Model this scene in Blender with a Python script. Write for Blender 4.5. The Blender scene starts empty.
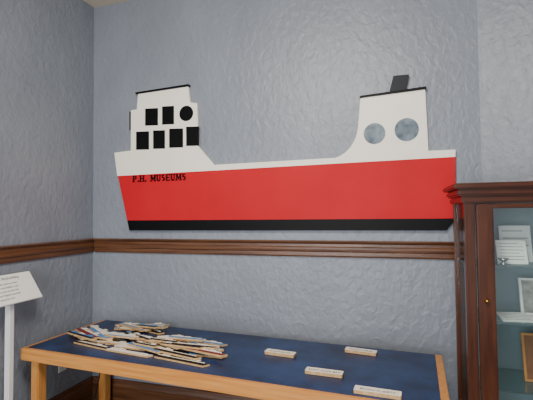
import bpy, bmesh, math, random
from mathutils import Vector, Matrix
random.seed(11)
S=bpy.context.scene
def lin(c):
    return tuple(((v/255)/12.92 if v/255<=0.04045 else ((v/255+0.055)/1.055)**2.4) for v in c)+(1,)
def mat(name,rgb,rough=0.5,metal=0,rgb2=None,scale=8,bump=0,bscale=30,stretch=(1,1,1),spec=0.5,detail=4):
    m=bpy.data.materials.new(name);m.use_nodes=True;n=m.node_tree.nodes;l=m.node_tree.links
    b=n['Principled BSDF'];b.inputs['Roughness'].default_value=rough;b.inputs['Metallic'].default_value=metal
    b.inputs['Specular IOR Level'].default_value=spec
    tc=n.new('ShaderNodeTexCoord');mp=n.new('ShaderNodeMapping');mp.inputs['Scale'].default_value=stretch
    l.new(tc.outputs['Object'],mp.inputs[0])
    nz=n.new('ShaderNodeTexNoise');nz.inputs['Scale'].default_value=scale;nz.inputs['Detail'].default_value=detail
    l.new(mp.outputs[0],nz.inputs['Vector'])
    cr=n.new('ShaderNodeValToRGB');cr.color_ramp.elements[0].position=0.3;cr.color_ramp.elements[1].position=0.7
    cr.color_ramp.elements[0].color=lin(rgb);cr.color_ramp.elements[1].color=lin(rgb2 or rgb)
    l.new(nz.outputs[0],cr.inputs[0]);l.new(cr.outputs[0],b.inputs['Base Color'])
    if bump:
        n2=n.new('ShaderNodeTexNoise');n2.inputs['Scale'].default_value=bscale;n2.inputs['Detail'].default_value=6
        n2.inputs['Distortion'].default_value=.5
        l.new(mp.outputs[0],n2.inputs['Vector'])
        bp=n.new('ShaderNodeBump');bp.inputs['Strength'].default_value=bump;bp.inputs['Distance'].default_value=0.01
        l.new(n2.outputs[0],bp.inputs['Height']);l.new(bp.outputs[0],b.inputs['Normal'])
    return m
def glassmat(name,tint=(0.93,0.97,0.97,1),refl=0.10):
    m=bpy.data.materials.new(name);m.use_nodes=True;n=m.node_tree.nodes;l=m.node_tree.links
    n.remove(n['Principled BSDF']);o=n['Material Output']
    t=n.new('ShaderNodeBsdfTransparent');t.inputs[0].default_value=tint
    g=n.new('ShaderNodeBsdfGlossy');g.inputs['Roughness'].default_value=0.02
    x=n.new('ShaderNodeMixShader');x.inputs[0].default_value=refl
    l.new(t.outputs[0],x.inputs[1]);l.new(g.outputs[0],x.inputs[2]);l.new(x.outputs[0],o.inputs[0])
    return m
M={}
M['wall']=mat('wall_paint',(121,127,137),0.40,rgb2=(131,137,147),scale=1.8,bump=0.75,bscale=17,stretch=(1.5,1.5,1.1))
M['ceil']=mat('ceiling_paint',(214,202,182),0.8,bump=0.2)
M['floor']=mat('floor_tile',(88,74,62),0.5,rgb2=(70,58,50),scale=4)
M['rail']=mat('rail_wood',(70,40,24),0.3,rgb2=(108,70,44),scale=5,stretch=(0.6,6,14),bump=0.1)
M['raily']=mat('rail_wood_y',(70,40,24),0.3,rgb2=(108,70,44),scale=5,stretch=(6,0.6,14),bump=0.1)
M['mahog']=mat('mahogany',(56,26,15),0.25,rgb2=(80,43,26),scale=6,stretch=(8,8,0.8))
M['mahogh']=mat('mahogany_h',(56,26,15),0.25,rgb2=(78,41,24),scale=6,stretch=(0.8,8,8))
M['oak']=mat('oak_wood',(190,122,54),0.4,rgb2=(214,152,80),scale=5,stretch=(0.7,10,14))
M['oakv']=mat('oak_wood_v',(180,116,54),0.4,rgb2=(206,146,78),scale=5,stretch=(10,10,0.7))
M['white']=mat('ship_white',(240,232,217),0.5,rgb2=(245,239,227),scale=3)
M['red']=mat('ship_red',(184,14,28),0.6,rgb2=(193,22,34),scale=3,bump=0.05,spec=.2)
M['black']=mat('ship_black',(4,4,6),0.5,spec=.15)
M['slate']=mat('funnel_slate',(30,34,42),0.5,spec=.2)
M['port']=mat('porthole_pane',(72,84,96),0.2,rgb2=(130,144,154),scale=16,detail=6)
M['blue']=mat('table_blue_paint',(14,28,58),0.34,rgb2=(36,60,104),scale=6,detail=9,bump=0.08,bscale=60,spec=.4)
M['cream']=mat('cutout_cream',(246,241,229),0.5,rgb2=(232,222,202),scale=40)
M['ply']=mat('cutout_plywood',(206,172,122),0.6,rgb2=(180,140,92),scale=60)
M['cb']=mat('cutout_black',(12,12,15),0.5,spec=.2)
M['cblue']=mat('cutout_blue',(70,132,190),0.45)
M['cgrey']=mat('cutout_grey',(140,142,146),0.5)
M['cred']=mat('cutout_red',(120,34,30),0.5)
M['paper']=mat('paper_white',(240,238,232),0.6)
M['ink']=mat('ink',(52,54,60),0.7)
M['stand']=mat('stand_white_paint',(226,226,226),0.4)
M['glass']=glassmat('cabinet_glass')
M['shelf']=glassmat('shelf_glass',(0.75,0.9,0.88,1),0.25)
M['cback']=mat('cabinet_back',(112,132,140),0.35,rgb2=(126,146,152),scale=2)
M['brass']=mat('brass',(170,130,60),0.3,metal=1)
M['photo']=mat('old_photo_print',(110,108,104),0.4,rgb2=(190,186,178),scale=25)
M['brown']=mat('brown_picture',(120,72,40),0.5,rgb2=(150,96,56),scale=12)
M['cord']=mat('cord_rubber',(20,20,22),0.5)
M['silver']=mat('pewter',(170,172,175),0.25,metal=0.8)

def link(me,name,parent=None,m=None):
    o=bpy.data.objects.new(name,me);S.collection.objects.link(o)
    if parent:o.parent=parent
    if m:
        for k in (m if isinstance(m,list) else [m]): o.data.materials.append(k)
    return o
def empty(name,loc=(0,0,0),rz=0):
    o=bpy.data.objects.new(name,None);S.collection.objects.link(o);o.location=loc;o.rotation_euler=(0,0,rz);o.empty_display_size=.1;return o
def box(name,a,b,m,parent=None,bev=0.0):
    bm=bmesh.new();bmesh.ops.create_cube(bm,size=1)
    for v in bm.verts: v.co=Vector([a[i]+(v.co[i]+.5)*(b[i]-a[i]) for i in range(3)])
    if bev: bmesh.ops.bevel(bm,geom=bm.edges[:],offset=bev,segments=2,affect='EDGES')
    me=bpy.data.meshes.new(name);bm.to_mesh(me);bm.free();return link(me,name,parent,m)
def extr(bm,pts,vec,mi=0):
    vec=Vector(vec);n=len(pts)
    a=[bm.verts.new(p) for p in pts];b=[bm.verts.new(Vector(p)+vec) for p in pts]
    bm.faces.new(a[::-1]);top=bm.faces.new(b);top.material_index=mi
    for i in range(n): bm.faces.new((a[i],a[(i+1)%n],b[(i+1)%n],b[i]))
    return top
def prism(name,pts,vec,m,parent=None):
    bm=bmesh.new();extr(bm,pts,vec);bmesh.ops.recalc_face_normals(bm,faces=bm.faces[:])
    me=bpy.data.meshes.new(name);bm.to_mesh(me);bm.free();return link(me,name,parent,m)

# ---------------- room
XL=-2.225;XR=0.52;ZC=3.212
box('wall_back',(XL-.1,0,0),(XR,.1,ZC),M['wall'])
box('wall_left',(XL-.1,-5,0),(XL,0,ZC),M['wall'])
a=math.radians(20);dx,dy=math.cos(a)*2.2,-math.sin(a)*2.2
prism('wall_right',[(XR,0,0),(XR+dx,dy,0),(XR+dx+.05,dy+.1,0),(XR,.1,0)],(0,0,ZC),M['wall'])
box('floor',(XL-.1,-5,-.05),(2.8,.12,0),M['floor'])
box('ceiling',(XL-.1,-5,ZC),(2.8,.12,ZC+.05),M['ceil'])
prof=[(0,1.268),(.012,1.268),(.016,1.278),(.016,1.300),(.022,1.306),(.024,1.318),(.022,1.330),(.016,1.336),(.016,1.352),(.026,1.360),(.030,1.368),(.026,1.374),(0,1.374)]
prism('trim_1',[(XL+.03,-d,z) for d,z in prof],(XR-XL-.03,0,0),M['rail'])
prism('trim_2',[(XL+d,-4.9,z) for d,z in prof],(0,4.9,0),M['raily'])
bp=[(0,0),(.02,0),(.02,.27),(.014,.29),(.010,.31),(0,.315)]
prism('baseboard_back',[(XL+.02,-d,z) for d,z in bp],(XR-XL-.02,0,0),M['rail'])
prism('baseboard_left',[(XL+d,-4.9,z) for d,z in bp],(0,4.9,0),M['raily'])

# ---------------- ship cutout
ship=empty('ship_wall_cutout',(-.8,-.003,1.44))
def sx(x): return .376-(.376-x)*.992+.8
def sp(name,pts,m,y=0,t=-.02):
    return prism(name,[(sx(x),y,z-1.442) for x,z in pts],(0,t,0),m,ship)
cab=[(-.332,1.908)]
for i in range(1,9):
    t=i/8;p0=(-.332,1.908);p1=(-.21,1.945);p2=(-.185,2.093)
    cab.append(((1-t)**2*p0[0]+2*t*(1-t)*p1[0]+t*t*p2[0],(1-t)**2*p0[1]+2*t*(1-t)*p1[1]+t*t*p2[1]))
white=[(-2.003,1.854),(-2.031,2.034),(-1.881,2.042),(-1.881,2.349),(-1.828,2.352),(-1.818,2.470),(-1.392,2.482),(-1.378,2.364),(-1.321,2.354),(-1.312,2.040),(-1.188,1.902)]+cab+[(-.167,2.280),(.219,2.298),(.229,1.922),(.379,1.921),(.378,1.878)]
sp('white_superstructure',white,M['white'])
sp('red_hull',[(-1.997,1.854),(.378,1.878),(.369,1.514),(-1.912,1.514)],M['red'])
sp('black_waterline',[(-1.912,1.514),(.369,1.514),(.352,1.485),(.318,1.443),(-1.894,1.439)],M['black'])
sp('bridge_roof',[(-1.835,2.468),(-1.833,2.480),(-1.385,2.496),(-1.383,2.482)],M['black'],.0,-.03)
sp('cabin_roof',[(-.172,2.280),(-.170,2.292),(.225,2.312),(.225,2.297)],M['black'],0,-.03)
sp('bridge_wing',[(-1.893,2.20),(-1.893,2.34),(-1.882,2.34),(-1.882,2.20)],M['black'],0,-.022)
sp('funnel',[(.010,2.300),(.036,2.399),(.128,2.397),(.108,2.304)],M['slate'],-.004,-.022)
wins=[[(-1.754,2.351),(-1.644,2.346),(-1.644,2.217),(-1.754,2.222)],[(-1.608,2.354),(-1.509,2.350),(-1.509,2.215),(-1.608,2.219)],
[(-1.833,2.182),(-1.721,2.178),(-1.721,2.041),(-1.833,2.045)],[(-1.685,2.181),(-1.585,2.176),(-1.585,2.040),(-1.685,2.044)],[(-1.549,2.184),(-1.435,2.179),(-1.435,2.040),(-1.549,2.044)],[(-1.409,2.188),(-1.306,2.184),(-1.306,2.045),(-1.409,2.049)]]
for i,w in enumerate(wins): sp('window_pane_%d'%(i+1),w,M['black'],-.02,-.003)
def circ(cx,cz,r,n=40): return [(cx+r*math.cos(2*math.pi*i/n),cz+r*math.sin(2*math.pi*i/n)) for i in range(n)]
sp('round_window',circ(-1.408,2.286,.056),M['black'],-.02,-.003)
sp('porthole_1',circ(-.085,2.048,.066),M['port'],-.02,-.003)
sp('porthole_2',circ(.107,2.059,.071),M['port'],-.02,-.003)
def letters(txt,x0,z0,h,adv,parent,m,y):
    bm=bmesh.new()
    def stroke(a,b,w):
        a=Vector((a[0],a[1]));b=Vector((b[0],b[1]));d=(b-a).normalized();p=Vector((-d.y,d.x))*w/2
        q=[a+p,b+p,b-p,a-p];extr(bm,[(x0c+v.x,y,z0+v.y) for v in q],(0,-.0015,0))
    w=h*.24;s=h*.11;x0c=x0
    for c,wd in txt:
        L=w*.6;R=wd-w*.6
        def serif(x,z): stroke((x-w*.95,z),(x+w*.95,z),s)
        if c=='H':
            stroke((L,0),(L,h),w);stroke((R,0),(R,h),w);stroke((L,h/2),(R,h/2),s*1.3)
            for x in(L,R):
                serif(x,s/2);serif(x,h-s/2)
        if c=='P':
            stroke((L,0),(L,h),w);serif(L,s/2);stroke((L,h-s/2),(R-w*.3,h-s/2),s*1.3);stroke((L,h*.45),(R-w*.3,h*.45),s*1.3);stroke((R-w*.2,h*.92),(R-w*.2,h*.5),w)
        if c=='M':
            stroke((L,0),(L,h),s*1.4);stroke((R,0),(R,h),w);stroke((L,h),(wd/2,h*.2),w);stroke((wd/2,h*.2),(R,h),s*1.4)
            for x in(L,R):
                serif(x,s/2);serif(x,h-s/2)
        if c=='U':
            stroke((L,h*.15),(L,h),w);stroke((R,h*.15),(R,h),s*1.5);stroke((L,s),(R,s),s*2.2);serif(L,h-s/2);serif(R,h-s/2)
        if c=='S':
            stroke((L,h-s),(R,h-s),s*1.8);stroke((L,h*.92),(L,h*.55),w*.9);stroke((L-w*.3,h*.6),(R+w*.3,h*.42),w*.9);stroke((R,h*.45),(R,h*.1),w*.9);stroke((L,s),(R,s),s*1.8)
        if c=='E':
            stroke((L,0),(L,h),w)
            for z in (s/2,h/2,h-s/2): stroke((L,z),(R+w*.3,z),s*1.3)
            stroke((R+w*.2,0),(R+w*.2,h*.25),s);stroke((R+w*.2,h),(R+w*.2,h*.75),s)
        if c=='.': stroke((0,w/2),(w,w/2),w)
        x0c+=wd+adv
    bmesh.ops.recalc_face_normals(bm,faces=bm.faces[:])
    me=bpy.data.meshes.new('lettering');bm.to_mesh(me);bm.free();link(me,'lettering',parent,m)
letters([('P',.036),('.',.012),('H',.040),('.',.012),(' ',.022),('M',.046),('U',.036),('S',.030),('E',.034),('U',.036),('M',.046),('S',.030)],-1.845+.8,1.800-1.44,.048,.006,ship,M['black'],-.02)

# ---------------- display table
TR=math.radians(-3.5)
tab=empty('display_table',(-2.10,-.025,0),TR)
TW,TD,TZ=2.365,.685,.757
box('blue_top',(.02,-TD+.026,TZ-.02),(TW-.035,0,TZ-.001),M['blue'],tab)
box('front_lip',(0,-TD,TZ-.070),(TW,-TD+.026,TZ),M['oak'],tab,.003)
box('end_lip_1',(TW-.036,-TD+.026,TZ-.06),(TW,0,TZ),M['oakv'],tab,.003)
box('end_lip_2',(0,-TD+.026,TZ-.06),(.022,0,TZ),M['oakv'],tab,.003)
box('back_apron',(.022,-.02,TZ-.075),(TW-.036,-.001,TZ-.021),M['oak'],tab)
for i,(x,y) in enumerate([(.05,-TD+.030),(.03,-.085),(TW-.10,-TD+.030),(TW-.10,-.085)]):
    box('leg_%d'%(i+1),(x,y,0),(x+.06,y+.06,TZ-.021),M['oakv'],tab,.004)

# ---------------- wooden ship cutouts
CM=[M['ply'],M['cream'],M['cb'],M['cblue'],M['cgrey'],M['cred']]
def cutout(bm,L,W,t,base,rot,tilt,hull,sup,kind):
    mtx=Matrix.Translation(base)@Matrix.Rotation(rot,4,'Z')@Matrix.Rotation(tilt,4,'Y')
    h=W*.45
    hullp=[(-L/2+.012,0),(L/2-.02,0),(L/2,h*1.15),(L/2-.03,h),(-L/2,h)]
    k=kind%3
    if k==0: supp=[(-L/2+.01,h),(L/2-.03,h),(L/2-.035,h*1.35),(L*.3,h*1.35),(L*.29,W),(L*.14,W),(L*.12,h*1.3),(-L*.25,h*1.3),(-L*.26,W*.9),(-L*.4,W*.9),(-L*.42,h*1.3),(-L/2+.01,h*1.3)]
    elif k==1: supp=[(-L/2+.01,h),(L/2-.03,h),(L/2-.05,h*1.6),(L*.2,h*1.7),(L*.18,W*.95),(L*.05,W*.95),(L*.04,h*1.7),(-L*.34,h*1.7),(-L*.38,h*1.4)]
    else: supp=[(-L/2+.01,h),(L/2-.03,h),(L*.38,h*1.3),(-L*.12,h*1.25),(-L*.14,W*.85),(-L*.22,W*.85),(-L*.24,W*1.05),(-L*.31,W*1.05),(-L*.32,W*.85),(-L*.42,W*.8),(-L*.45,h*1.3)]
    for pts,mi in((hullp,hull),(supp,sup)):
        extr(bm,[mtx@Vector((x,y,0)) for x,y in pts],mtx.to_3x3()@Vector((0,0,t)),mi)
Z0=TZ+.0005
specs=[]
heaps=[(-1.98,-.41,7,.05,.07,-.45),(-1.80,-.43,9,.10,.08,-.35),(-1.52,-.46,12,.14,.11,-.3),(-1.24,-.47,13,.13,.10,-.25),(-1.04,-.50,10,.06,.09,-.3),(-1.66,-.22,10,.08,.055,.0)]
for cx,cy,n,rx,ry,ang in heaps:
    for i in range(n):
        L=random.uniform(.18,.31);W=random.uniform(.045,.075)
        lvl=i//3
        x=cx+random.uniform(-rx,rx);y=cy+random.uniform(-ry,ry);x=max(x,-1.97+(L-.18)/2)
        specs.append((L,W,.010,Vector((x,y,Z0+lvl*.0115+random.uniform(0,.001))),ang+random.uniform(-.35,.35),0,random.choice([1,1,2,3,3,4,5,2]),random.choice([1,1,1,1,3,1]),random.randint(0,2)))
for x,y,L,W,rt,h,s,k,lv in [(-1.10,-.665,.36,.065,-.17,2,1,0,0),(-1.16,-.61,.34,.06,-.22,2,1,2,1.2),(-1.00,-.57,.28,.06,-.2,5,1,1,2.2),(-1.45,-.63,.33,.055,-.12,1,1,2,0),(-1.75,-.58,.32,.05,-.2,2,1,1,0),(-1.90,-.50,.30,.05,-.3,2,3,0,2.1),(-1.20,-.34,.30,.05,-.12,1,3,2,0),(-1.08,-.38,.28,.05,-.12,3,1,1,1),(-1.92,-.32,.26,.05,-.5,1,1,0,1)]:
    specs.append((L,W,.010,Vector((x,y,Z0+lv*.0115)),rt,0,h,s,k))
def mk(name,specs):
    bm=bmesh.new()
    for s in specs: cutout(bm,*s)
    bmesh.ops.recalc_face_normals(bm,faces=bm.faces[:])
    me=bpy.data.meshes.new(name);bm.to_mesh(me);bm.free();return link(me,name,None,CM)
mk('pile_of_wooden_ship_cutouts',specs)
for i,(x,y,L,rz) in enumerate([(-.605,-.40,.175,-6),(-.325,-.605,.185,-3),(-.172,-.25,.175,-7),(-.067,-.762,.20,-4)]):
    e=empty('wooden_name_block',(x,y,Z0),math.radians(rz))
    bm=bmesh.new();q=.026;t=.016
    extr(bm,[(-L/2+.004,-q,0),(L/2-.004,-q,0),(L/2,-q+.004,0),(L/2,q-.004,0),(L/2-.004,q,0),(-L/2+.004,q,0),(-L/2,q-.004,0),(-L/2,-q+.004,0)],(0,0,t),1)
    me=bpy.data.meshes.new('block');bm.to_mesh(me);bm.free();link(me,'block',e,CM)
    cu=bpy.data.curves.new('name_text','FONT');cu.body=['ALGONORTH','SAINT CLAIR BAY','HURON MAID','EDWIN H. GOTT'][i];cu.size=.020;cu.extrude=.0004;cu.align_x='CENTER';cu.align_y='CENTER'
    tt=bpy.data.objects.new('name_text',cu);S.collection.objects.link(tt);tt.parent=e;tt.location=(0,-.004,t+.0004);cu.materials.append(M['ink'])

# ---------------- display cabinet
cb=empty('display_cabinet',(.312,-.67,0))
CW,CD,CH=.74,.33,1.674
P=.042
for i,(x,y) in enumerate([(0,0),(CW-P,0),(0,CD-P),(CW-P,CD-P)]):
    if i==2: y+=.012;
    box('corner_post_%d'%(i+1),(x,y,0),(x+P,y+(P if i!=2 else P-.012),CH-.07),M['mahog'],cb,.004)
box('plinth',(-.01,-.01,0),(CW+.01,CD+.01,.10),M['mahogh'],cb,.005)
box('bottom_panel',(.0,.0,.10),(CW,CD,.26),M['mahogh'],cb)
box('cornice_1',(-.012,-.012,CH-.085),(CW+.012,CD+.01,CH-.055),M['mahogh'],cb,.006)
box('cornice_2',(-.028,-.028,CH-.055),(CW+.028,CD+.01,CH-.024),M['mahogh'],cb,.008)
box('cornice_3',(-.045,-.045,CH-.024),(CW+.045,CD+.01,CH),M['mahogh'],cb,.006)
dx0,dx1=.046,CW-.046
box('door_stile_1',(dx0,-.012,.27),(dx0+.066,.014,CH-.09),M['mahog'],cb,.005)
box('door_stile_2',(dx1-.066,-.012,.27),(dx1,.014,CH-.09),M['mahog'],cb,.005)
box('door_rail_1',(dx0+.066,-.011,.27),(dx1-.066,.013,.34),M['mahogh'],cb,.004)
box('door_rail_2',(dx0+.066,-.011,CH-.110),(dx1-.066,.013,CH-.09),M['mahogh'],cb,.003)
box('door_glass',(dx0+.066,0,.34),(dx1-.066,.003,CH-.11),M['glass'],cb)
box('side_glass_1',(.010,P,.26),(.013,CD-P,CH-.085),M['glass'],cb)
box('side_glass_2',(CW-.013,P,.26),(CW-.010,CD-P,CH-.085),M['glass'],cb)
box('back_panel',(P,CD-.012,.26),(CW-P,CD-.004,CH-.085),M['cback'],cb)
for i,z in enumerate([1.315,1.07,.78,.52]):
    box('glass_shelf_%d'%(i+1),(.016,P+.002,z-.008),(CW-.016,CD-.014,z),M['shelf'],cb)
bm=bmesh.new();bmesh.ops.create_uvsphere(bm,u_segments=16,v_segments=10,radius=.009)
me=bpy.data.meshes.new('knob');bm.to_mesh(me);bm.free();o=link(me,'knob',cb,M['brass']);o.location=(.075,-.021,1.17)
def panel(name,cx,cy,z,w,h,m,lean=.2,rz=0,thick=.004,frame=None,lines=0):
    e=empty(name,(cx,cy,z+.001),rz)
    bm=bmesh.new();
    def b(a,c,mi):
        r=bmesh.ops.create_cube(bm,size=1)
        for v in r['verts']:
            v.co=Vector([a[i]+(v.co[i]+.5)*(c[i]-a[i]) for i in range(3)])
        for f in bm.faces:
            if f.verts[0] in r['verts']: f.material_index=mi
    b((-w/2,0,0),(w/2,thick,h),0)
    for k in range(lines):
        zz=h*.86-k*h*.8/max(lines,1);b((-w*.4,-.0008,zz-h*.018),(w*(.4 if k%3 else .25),0,zz),1)
    if frame:
        for a,c in(((-w/2-.01,-.006,0),(-w/2,.008,h+.01)),((w/2,-.006,0),(w/2+.01,.008,h+.01)),((-w/2,-.006,h),(w/2,.008,h+.01)),((-w/2,-.006,0),(w/2,.008,.01))): b(a,c,2)
    bmesh.ops.transform(bm,matrix=Matrix.Rotation(-lean,4,'X'),verts=bm.verts[:])
    me=bpy.data.meshes.new('panel');bm.to_mesh(me);bm.free()
    link(me,'panel',e,[m,M['ink'],frame or m]);return e
panel('open_booklet',.520,-.57,1.315,.12,.11,M['paper'],.35,lines=6)
panel('printed_card',.560,-.48,1.315,.13,.17,M['paper'],.2,lines=4)
panel('framed_photograph',.640,-.48,1.07,.12,.16,M['photo'],.2,frame=M['paper'])
panel('typed_document',.545,-.60,1.07,.16,.09,M['paper'],1.35,.1,lines=5)
panel('typed_document',.66,-.60,1.07,.10,.10,M['photo'],1.3,-.1,lines=3)
panel('wooden_plaque',.66,-.50,.78,.16,.20,M['brown'],.2,frame=M['oakv'])
def lathe(name,loc,pr,m):
    bm=bmesh.new();n=28;rings=[[bm.verts.new((r*math.cos(2*math.pi*i/n),r*math.sin(2*math.pi*i/n),z)) for i in range(n)] for r,z in pr]
    for a_,b_ in zip(rings,rings[1:]):
        for i in range(n): bm.faces.new((a_[i],a_[(i+1)%n],b_[(i+1)%n],b_[i]))
    bm.faces.new(rings[0]);bmesh.ops.recalc_face_normals(bm,faces=bm.faces[:])
    me=bpy.data.meshes.new(name);bm.to_mesh(me);bm.free();o=link(me,name,None,m);o.location=loc
    for p in me.polygons:p.use_smooth=True
lathe('pewter_dish',(.475,-.60,1.316),[(.012,0),(.014,.003),(.005,.012),(.02,.022),(.024,.028),(.02,.026),(.004,.018)],M['silver'])

# ---------------- sign on stand
sg=empty('information_sign_stand',(-2.135,-.79,0))
box('base_plate',(-.07,-.08,0),(.11,.08,.018),M['stand'],sg,.004)
box('pole',(-.018,-.018,.018),(.018,.018,1.11),M['stand'],sg,.005)
ang=math.atan2(.152,.108)
plate=empty('card_holder',(0,0,1.127));plate.parent=sg;plate.rotation_euler=(0,ang,0)
w2=.096
box('backing',(-w2,-.22,-.008),(w2,.18,0),M['stand'],plate,.002)
box('card',(-w2+.002,-.218,0),(w2-.002,.178,.002),M['paper'],plate)
def sgtext(s,size,xo,yo):
    cu=bpy.data.curves.new('card_text','FONT');cu.body=s;cu.size=size;cu.extrude=.0003
    t=bpy.data.objects.new('card_text',cu);S.collection.objects.link(t);t.parent=plate;t.rotation_euler=(0,0,math.radians(90));t.location=(xo,yo,.0025);cu.materials.append(M['ink'])
sgtext('Great Lakes Shipbuilding',.024,-.062,-.15)
for i,s in enumerate(['Match the wooden ship cutouts to their','names on the table. Local builders used','patterns like these to lay out the hulls','and cabins of every freighter launched','from the yards along the river.']):
    sgtext(s,.015,-.03+i*.024,-.18)

# ---------------- power cord
cu=bpy.data.curves.new('power_cord','CURVE');cu.dimensions='3D';cu.bevel_depth=.004
sp_=cu.splines.new('BEZIER');pts=[(-2.205,-.30,.52),(-2.12,-.27,.56),(-2.02,-.25,.60),(-1.98,-.22,.50),(-2.02,-.2,.3),(-2.08,-.2,.005),(-1.8,-.22,.005)]
sp_.bezier_points.add(len(pts)-1)
for b,p in zip(sp_.bezier_points,pts): b.co=p;b.handle_left_type=b.handle_right_type='AUTO'
o=bpy.data.objects.new('power_cord',cu);S.collection.objects.link(o);cu.materials.append(M['cord'])
box('wall_outlet',(XL,-.335,.46),(XL+.006,-.265,.575),M['stand'],None,.002)

# ---------------- lights
def area(name,loc,tgt,size,e,col,sy=None):
    l=bpy.data.lights.new(name,'AREA');l.energy=e;l.size=size;l.color=col
    if sy:l.shape='RECTANGLE';l.size_y=sy
    o=bpy.data.objects.new(name,l);S.collection.objects.link(o);o.location=loc
    o.rotation_euler=(Vector(tgt)-Vector(loc)).to_track_quat('-Z','Y').to_euler()
area('ceiling_light',(-.5,-2.0,3.15),(-.7,-.9,.5),1.0,108,(1,.94,.85))
area('rear_fill_light',(-.9,-4.6,1.3),(-.6,0,.7),2.0,118,(.95,.97,1))  # added fill behind the camera, set low to brighten the lower back wall
w=bpy.data.worlds.new('World');S.world=w;w.use_nodes=True
w.node_tree.nodes['Background'].inputs[0].default_value=(.95,.97,1,1);w.node_tree.nodes['Background'].inputs[1].default_value=.45

# ---------------- camera
th=math.radians(17.1);ph=math.radians(2.0);ro=math.radians(0.6)
f=Vector((-math.sin(th)*math.cos(ph),math.cos(th)*math.cos(ph),math.sin(ph)))
r0=Vector((math.cos(th),math.sin(th),0));u0=r0.cross(f)
r=r0*math.cos(ro)-u0*math.sin(ro);u=u0*math.cos(ro)+r0*math.sin(ro)
cd=bpy.data.cameras.new('camera');cd.sensor_width=36;cd.lens=27.0;cam=bpy.data.objects.new('camera',cd);S.collection.objects.link(cam)
cam.matrix_world=Matrix((( r.x,u.x,-f.x,0),(r.y,u.y,-f.y,-2.6),(r.z,u.z,-f.z,1.55),(0,0,0,1)))
S.camera=cam
